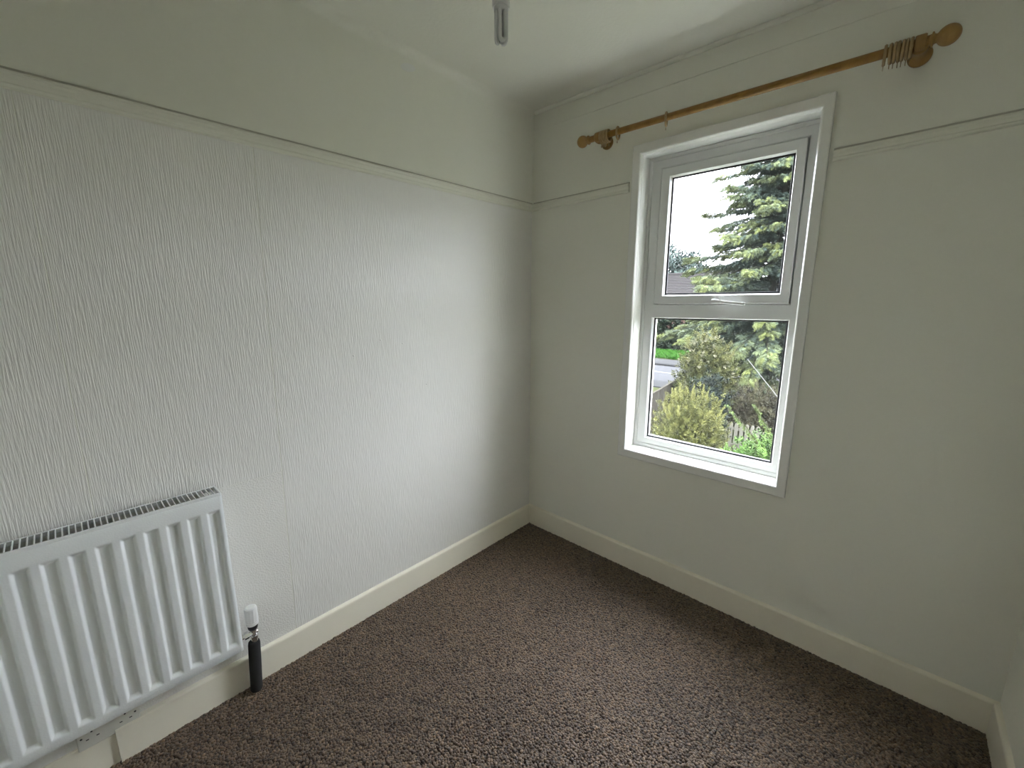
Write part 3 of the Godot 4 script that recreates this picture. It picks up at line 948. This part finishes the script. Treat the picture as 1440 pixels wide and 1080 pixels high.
func shrub(called: String, label: String, category: String, at: Vector3, r: Vector3, n: int, mesh: Mesh, size: float, dark: Color, light: Color, shoots: int, shoot_len: float, sd: int, bloom := Color(0, 0, 0, 0), group := "") -> Node3D:
	# at: foot of the shrub; r: half width, full height, half depth
	var o := thing(called, label, category, at, group)
	var g := RandomNumberGenerator.new()
	g.seed = sd
	var lump := noise(1.0 / maxf(0.25, r.x * 0.42), 2, sd)
	var st := mb()
	for k in 14:
		var a := TAU * k / 14.0 + g.randf() * 0.4
		var e := Vector3(cos(a) * r.x * 0.8, r.y * g.randf_range(0.55, 0.95), sin(a) * r.z * 0.8)
		tube(st, [Vector3(cos(a), 0, sin(a)) * 0.06, e * Vector3(0.35, 0.5, 0.35), e], [0.025, 0.015, 0.004], 5)
	var stems := put("stems", st, M.twig, o)
	stems.set_meta("kind", "stuff")
	var xs := []
	var cols := []
	var tries := 0
	while xs.size() < n and tries < n * 6:
		tries += 1
		var d := Vector3(g.randfn(), g.randfn(), g.randfn()).normalized()
		var depth := pow(g.randf(), 0.45)
		var swell := 1.0 + 0.38 * lump.get_noise_3dv(d * r.x * 1.4)
		var p := Vector3(d.x * r.x, 0, d.z * r.z) * depth * swell
		p.y = r.y * (0.5 + 0.5 * d.y * depth * swell)
		if p.y < 0.02: continue
		if lump.get_noise_3dv(p * 2.1 + Vector3(9, 3, 5)) < -0.18 and depth > 0.8: continue
		var up := (d * 0.8 + Vector3(0, 0.7, 0) + Vector3(g.randfn(), g.randfn(), g.randfn()) * 0.35).normalized()
		var b := frame_of(up).rotated(up, g.randf() * TAU)
		var s := size * g.randf_range(0.7, 1.35)
		xs.append(Transform3D(b.scaled(Vector3.ONE * s), p))
		var t := clampf(0.45 + 0.6 * lump.get_noise_3dv(p * 1.3) + g.randfn() * 0.22, 0.0, 1.0)
		cols.append(dark.lerp(light, t) * g.randf_range(0.8, 1.2))
	for k in shoots:
		var a := g.randf() * TAU
		var q := sqrt(g.randf())
		var foot := Vector3(cos(a) * r.x * q * 0.85, 0, sin(a) * r.z * q * 0.85)
		foot.y = r.y * (0.5 + 0.48 * sqrt(maxf(0.0, 1.0 - q * q * 0.72)))
		var dir := (Vector3(cos(a) * 0.45 * q, 1, sin(a) * 0.45 * q) + Vector3(g.randfn(), 0, g.randfn()) * 0.15).normalized()
		var l := shoot_len * g.randf_range(0.5, 1.1)
		var m := int(l / (size * 0.45)) + 2
		for i in m:
			var f := float(i) / m
			var b := frame_of((dir + Vector3(g.randfn(), 0, g.randfn()) * 0.25).normalized()).rotated(dir, g.randf() * TAU)
			xs.append(Transform3D(b.scaled(Vector3.ONE * size * (1.15 - 0.6 * f)), foot + dir * l * (f - 0.15)))
			cols.append(light * g.randf_range(0.95, 1.3))
	scatter(o, "foliage", mesh, xs, cols)
	if bloom.a > 0.0:
		xs = []; cols = []
		for k in 150:
			var d := Vector3(g.randfn(), absf(g.randfn()) * 1.3, absf(g.randfn()) * 0.9 + 0.1).normalized()
			var p := Vector3(d.x * r.x, r.y * (0.5 + 0.52 * d.y), d.z * r.z)
			if lump.get_noise_3dv(p * 1.6 + Vector3(4, 1, 7)) < 0.02: continue
			var b := frame_of((d + Vector3.UP).normalized()).rotated(d, g.randf() * TAU)
			xs.append(Transform3D(b.scaled(Vector3.ONE * size * g.randf_range(0.5, 0.9)), p))
			cols.append(Color(bloom.r, bloom.g, bloom.b) * g.randf_range(0.8, 1.2))
		scatter(o, "blossom", mesh, xs, cols)
	return o

func conifer(at: Vector3) -> void:
	var o := thing("conifer", "tall dark spruce with drooping yellow-tipped branches filling the right of the window view", "tree", at)
	o.scale = Vector3.ONE * 1.16
	var g := RandomNumberGenerator.new()
	g.seed = 511
	var st := mb()
	tube(st, [Vector3.ZERO, Vector3(0.03, 1.2, 0), Vector3(-0.02, 4.0, 0.02), Vector3(0.02, 8.0, 0), Vector3(0, 12.4, 0)], [0.24, 0.19, 0.15, 0.09, 0.01], 12)
	put("trunk", st, M.bark, o)
	st = mb()
	var xs := []
	var cols := []
	var level := 1.2
	while level < 12.2:
		var reach: float = lerpf(3.45, 0.12, clampf((level - 2.4) / 9.7, 0, 1))
		if level < 2.4: reach = lerpf(1.7, 3.3, (level - 1.2) / 1.2)
		var count := 11 if level < 9.0 else 7
		var off := g.randf() * TAU
		for k in count:
			var a := off + TAU * k / count + g.randfn() * 0.25
			var l := reach * g.randf_range(0.50, 1.14)
			var out := Vector3(cos(a), 0, sin(a))
			var sag := 0.12 + 0.20 * g.randf() + 0.10 * clampf((5.0 - level) / 5.0, 0, 1)
			var y := level + g.randfn() * 0.22
			var rise := g.randf_range(0.05, 0.24)
			var pts := []
			for i in 7:
				var t := i / 6.0
				pts.append(out * l * t + Vector3(0, y + l * (rise * t - (sag + 0.26) * t * t + 0.24 * t * t * t), 0))
			tube(st, pts, [0.040 * (0.5 + l / 6.0), 0.03, 0.022, 0.017, 0.012, 0.008, 0.003], 5)
			var side := Vector3(-out.z, 0, out.x)
			var m := int(l * 54)
			for i in m:
				var t := clampf(0.10 + 0.90 * (i + g.randf()) / m, 0, 1)
				var f := t * 6.0
				var j := mini(int(f), 5)
				var p: Vector3 = (pts[j] as Vector3).lerp(pts[j + 1], f - j)
				var s := (1.0 if i % 2 == 0 else -1.0)
				var fan := g.randf_range(0.1, 1.3) * (1.05 - 0.75 * t)
				var dir := (out * g.randf_range(0.5, 0.9) + side * s * fan + Vector3(0, g.randf_range(-0.85, 0.10) * (1.15 - t * 0.6), 0)).normalized()
				var sz := g.randf_range(0.20, 0.38) * (0.75 + 0.25 * l / 3.5)
				var up := (Vector3.UP - dir * dir.y).normalized().rotated(dir, g.randfn() * 0.6)
				xs.append(Transform3D(Basis(dir, up, dir.cross(up)).scaled_local(Vector3.ONE * sz), p + side * s * g.randf() * 0.16 + Vector3(0, -0.12 * g.randf(), 0)))
				var tipness := clampf((t - 0.40) * 1.3 + g.randfn() * 0.25 - 0.16 * clampf((level - 4.8) / 3.0, 0, 2.0), 0, 1)
				cols.append(Color(0.074, 0.104, 0.084).lerp(Color(0.165, 0.190, 0.060), tipness) * g.randf_range(0.7, 1.3))  # needle green kept light and bluish, haze put into the colour
		level += 0.30 if level < 8.0 else 0.40
	var br := put("branches", st, M.bark, o)
	br.set_meta("kind", "stuff")
	scatter(o, "needles", feather(), xs, cols)

func flat_box(called: String, lo: Vector3, hi: Vector3, m: Material, label: String, category: String, kind := "structure") -> MeshInstance3D:
	var st := mb()
	box(st, lo, hi, 0.0)
	return top(called, st, m, label, category, kind)

func build_outside() -> void:
	var G := GROUND
	flat_box("ground", Vector3(-90, G - 0.4, -140), Vector3(60, G, 6), M.soil, "dark garden earth outside below the window", "ground")
	# road with verge, pavements and kerb, running across the view
	flat_box("road", Vector3(-90, G, -25.0), Vector3(60, G + 0.02, -19.6), M.asphalt, "pale grey road beyond the garden fence", "road")
	flat_box("kerb", Vector3(-90, G, -25.4), Vector3(60, G + 0.12, -25.0), M.kerb, "dark kerb on the far side of the road", "kerb")
	flat_box("pavement", Vector3(-90, G, -27.6), Vector3(60, G + 0.10, -25.4), M.pavement, "grey pavement beyond the road", "pavement")
	flat_box("pavement", Vector3(-90, G, -19.6), Vector3(60, G + 0.06, -18.0), M.pavement, "pavement on the near side of the road behind the fence", "pavement")
	var line := flat_box("road_marking", Vector3(-60, G + 0.02, -22.6), Vector3(40, G + 0.024, -22.3), M.road_paint, "white line along the middle of the road", "road marking", "")
	var vg := flat_box("grass_verge", Vector3(-90, G, -32.0), Vector3(60, G + 0.10, -27.6), M.soil, "strip of bright green grass between pavement and hedge", "grass", "stuff")
	var g := RandomNumberGenerator.new()
	g.seed = 7
	var xs := []
	var cols := []
	var blades := leaf_cluster(6, 1.0, 0.12, 0.5)
	for i in 5200:
		var p := Vector3(g.randf_range(-17, -4), G + 0.10, g.randf_range(-31.8, -27.7))
		xs.append(Transform3D(Basis(Vector3.UP, g.randf() * TAU).scaled(Vector3.ONE * g.randf_range(0.12, 0.22)), p))
		cols.append(Color(0.034, 0.125, 0.008) * g.randf_range(0.75, 1.25))
	scatter(vg, "grass_blades", blades, xs, cols)
	var broad := leaf_cluster(7, 0.55, 0.16, 0.9)
	var narrow := leaf_cluster(9, 0.50, 0.10, 0.8)
	# the far side of the road
	shrub("hedge_bush", "dark green rounded bush across the road, at the left of the window view", "bush", Vector3(-13.6, G, -34), Vector3(2.6, 3.9, 1.6), 1800, broad, 0.42, Color(0.012, 0.022, 0.014), Color(0.045, 0.065, 0.035), 0, 0.0, 41)
	shrub("hedge_bush", "dark green bush with pale reddish flecks across the road, beside the conifer", "bush", Vector3(-10.6, G, -33.6), Vector3(2.3, 3.5, 1.5), 1700, broad, 0.40, Color(0.012, 0.022, 0.014), Color(0.05, 0.06, 0.04), 0, 0.0, 42, Color(0.12, 0.07, 0.055, 1))
	shrub("hedge_bush", "dark bush across the road behind the conifer's trunk", "bush", Vector3(-7.0, G, -34.2), Vector3(2.6, 4.4, 1.6), 1500, broad, 0.45, Color(0.012, 0.022, 0.014), Color(0.045, 0.065, 0.035), 0, 0.0, 43)
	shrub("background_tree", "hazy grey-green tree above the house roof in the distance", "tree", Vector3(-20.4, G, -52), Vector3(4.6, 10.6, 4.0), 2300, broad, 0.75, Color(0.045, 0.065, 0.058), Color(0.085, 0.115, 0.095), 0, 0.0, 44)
	house()
	# garden
	conifer(Vector3(-2.15, G, -16.8))
	shrub("flowering_shrub", "tall loose shrub with creamy blossom in front of the conifer", "bush", Vector3(-2.75, G, -12.1), Vector3(0.95, 3.15, 0.75), 3600, narrow, 0.15, Color(0.035, 0.045, 0.016), Color(0.125, 0.125, 0.04), 10, 0.5, 51, Color(0.21, 0.205, 0.13, 1))
	shrub("evergreen_shrub", "very dark evergreen bush behind the yellow-green hedge plant", "bush", Vector3(-1.80, G, -9.4), Vector3(0.50, 2.42, 0.5), 1500, broad, 0.13, Color(0.005, 0.010, 0.008), Color(0.020, 0.032, 0.022), 0, 0.0, 52)
	shrub("privet_shrub", "yellow-green privet with upright shoots at the lower left of the window", "bush", Vector3(-1.27, G, -6.6), Vector3(0.74, 2.42, 0.66), 6400, narrow, 0.095, Color(0.055, 0.062, 0.014), Color(0.175, 0.175, 0.050), 34, 0.40, 53)
	shrub("bramble_shrub", "tangled brown-green growth at the conifer's foot, right of the picket fence", "bush", Vector3(-1.15, G, -11.9), Vector3(1.15, 1.75, 0.55), 2900, narrow, 0.13, Color(0.030, 0.024, 0.017), Color(0.085, 0.080, 0.040), 8, 0.4, 54)
	var fresh := shrub("leafy_shrub", "bright green leafy shrub at the lower right of the window", "bush", Vector3(0.20, G, -6.1), Vector3(0.66, 1.85, 0.6), 4200, broad, 0.10, Color(0.040, 0.085, 0.016), Color(0.125, 0.225, 0.050), 16, 0.3, 55)
	# its two long bright shoots, leaning left
	for s in [[Vector3(0.05, 1.75, 0.25), Vector3(-0.62, 2.42, 0.15)], [Vector3(0.22, 1.80, 0.1), Vector3(-0.22, 2.46, 0.0)]]:
		var st := mb()
		tube(st, [s[0], (s[0] as Vector3).lerp(s[1], 0.5) + Vector3(0.03, 0.03, 0), s[1]], [0.009, 0.007, 0.003], 5)
		var sh := put("long_shoot", st, M.twig, fresh)
		xs = []; cols = []
		for i in 34:
			var t := i / 33.0
			var p: Vector3 = (s[0] as Vector3).lerp(s[1], t)
			var d: Vector3 = ((s[1] - s[0]) as Vector3).normalized()
			xs.append(Transform3D(frame_of((d + Vector3(g.randfn(), g.randfn(), g.randfn()) * 0.5).normalized()).scaled(Vector3.ONE * lerpf(0.10, 0.05, t)), p))
			cols.append(Color(0.12, 0.175, 0.045) * g.randf_range(0.85, 1.2))
		scatter(sh, "leaves", broad, xs, cols)
	fences()
	# a wire slanting down in front of the conifer
	var st := mb()
	tube(st, [Vector3(0.0457, 0.607, -5.0), Vector3(0.24, 0.385, -5.0), Vector3(0.4274, 0.172, -5.0), Vector3(0.78, -0.26, -5.0)], [0.0036], 6)
	tube(st, [Vector3(0.78, G, -5.0), Vector3(0.78, -0.26, -5.0)], [0.02, 0.014], 8)
	top("wire", st, M.cable, "thin pale wire slanting down at the right of the lower pane", "wire")

func fences() -> void:
	var G := GROUND
	var o := thing("board_fence", "weathered grey board fence running back beside the yellow-green privet", "fence", Vector3(-3.5, G, -10.2))
	var d := Vector3(-0.4, 0, -3.0).normalized()
	var yaw := Basis(Vector3.UP, atan2(-d.x, -d.z))
	var st := mb()
	box(st, Vector3(-0.008, 0.0, -0.07), Vector3(0.008, 1.58, 0.07), 0.003)
	st.generate_normals()
	var plank := st.commit()
	var i := -32
	while i < 19:
		var b := put_mesh("plank", plank, M.fence_wood, o)
		b.transform = Transform3D(yaw, d * (i * 0.146) + Vector3(rng.randf_range(-0.006, 0.006), rng.randf_range(-0.012, 0.012), 0))
		i += 1
	for h in [0.35, 1.25]:
		st = mb()
		box(st, Vector3(-0.055, h - 0.04, -19 * 0.146), Vector3(-0.010, h + 0.04, 32 * 0.146), 0.004, Transform3D(yaw, Vector3.ZERO))
		put("rail", st, M.fence_wood, o)
	st = mb()
	box(st, Vector3(-0.03, 1.57, -19 * 0.146), Vector3(0.03, 1.605, 32 * 0.146), 0.004, Transform3D(yaw, Vector3.ZERO))
	put("capping", st, M.fence_wood, o)
	# low picket fence
	o = thing("picket_fence", "low pale picket fence between the privet and the bright green shrub", "fence", Vector3(-1.62, G, -10.6))
	for k in 11:
		st = mb()
		var x := (k - 4) * 0.135
		var h := 0.92
		var prof := [Vector2(x - 0.045, 0), Vector2(x + 0.045, 0), Vector2(x + 0.045, h - 0.05), Vector2(x, h), Vector2(x - 0.045, h - 0.05)]
		var ee := [[], []]
		for p in prof:
			ee[0].append(Vector3(p.x, p.y, -0.009)); ee[1].append(Vector3(p.x, p.y, 0.009))
		sweep(st, prof, ee)
		put("picket", st, M.picket_wood, o)
	for h in [0.25, 0.72]:
		st = mb()
		box(st, Vector3(-0.65, h - 0.035, -0.045), Vector3(0.95, h + 0.035, -0.010), 0.004)
		put("rail", st, M.picket_wood, o)

func house() -> void:
	# a bungalow across the road; its tiled slope faces the window
	var o := thing("house", "distant bungalow with grey tiled roof and white walls at the left of the window view", "house", Vector3(-17.5, GROUND, -40.0))
	var st := mb()
	box(st, Vector3(-6.0, 0, -7.0), Vector3(5.6, 4.75, 0.0))
	put("wall", st, M.render_white, o)
	var ridge := 6.95
	var run := 3.7
	# courses of tiles stepped up the slope, one piece each
	var n := 14
	for k in n:
		st = mb()
		var t0 := float(k) / n
		var t1 := float(k + 1) / n
		var a := Vector3(0, lerpf(4.55, ridge, t0) + 0.06, lerpf(0.45, -3.5, t0))
		var b := Vector3(0, lerpf(4.55, ridge, t1) - 0.02, lerpf(0.45, -3.5, t1))
		var prof := [a, a + Vector3(0, -0.075, 0), b + Vector3(0, -0.05, 0), b]
		var ee := [[], []]
		for p in prof:
			ee[0].append(p + Vector3(-6.4, 0, 0)); ee[1].append(p + Vector3(6.0, 0, 0))
		sweep(st, prof, ee)
		put("tile_course", st, M.roof_tile, o)
	st = mb()
	var back := [Vector3(0, ridge, -3.5), Vector3(0, 4.5, -7.5), Vector3(0, 4.4, -7.5), Vector3(0, ridge - 0.12, -3.5)]
	var eb := [[], []]
	for p in back:
		eb[0].append(p + Vector3(-6.4, 0, 0)); eb[1].append(p + Vector3(6.0, 0, 0))
	sweep(st, back, eb)
	put("back_slope", st, M.roof_tile, o)
	st = mb()
	tube(st, [Vector3(-6.4, ridge + 0.02, -3.5), Vector3(6.0, ridge + 0.02, -3.5)], [0.12], 8)
	put("ridge", st, M.roof_tile, o)
	st = mb()
	box(st, Vector3(-6.4, 4.42, 0.40), Vector3(6.0, 4.60, 0.52), 0.02)
	put("gutter", st, M.render_white, o)
	for x in [-3.6, 0.6, 3.4]:
		st = mb()
		box(st, Vector3(x - 0.8, 3.1, -0.02), Vector3(x + 0.8, 4.25, 0.05), 0.01)
		var w := put("window", st, M.render_white, o)
		st = mb()
		for q in [-0.38, 0.38]:
			box(st, Vector3(x + q - 0.33, 3.2, 0.03), Vector3(x + q + 0.33, 4.15, 0.06), 0.0)
		put("pane", st, M.dark_glass, w)
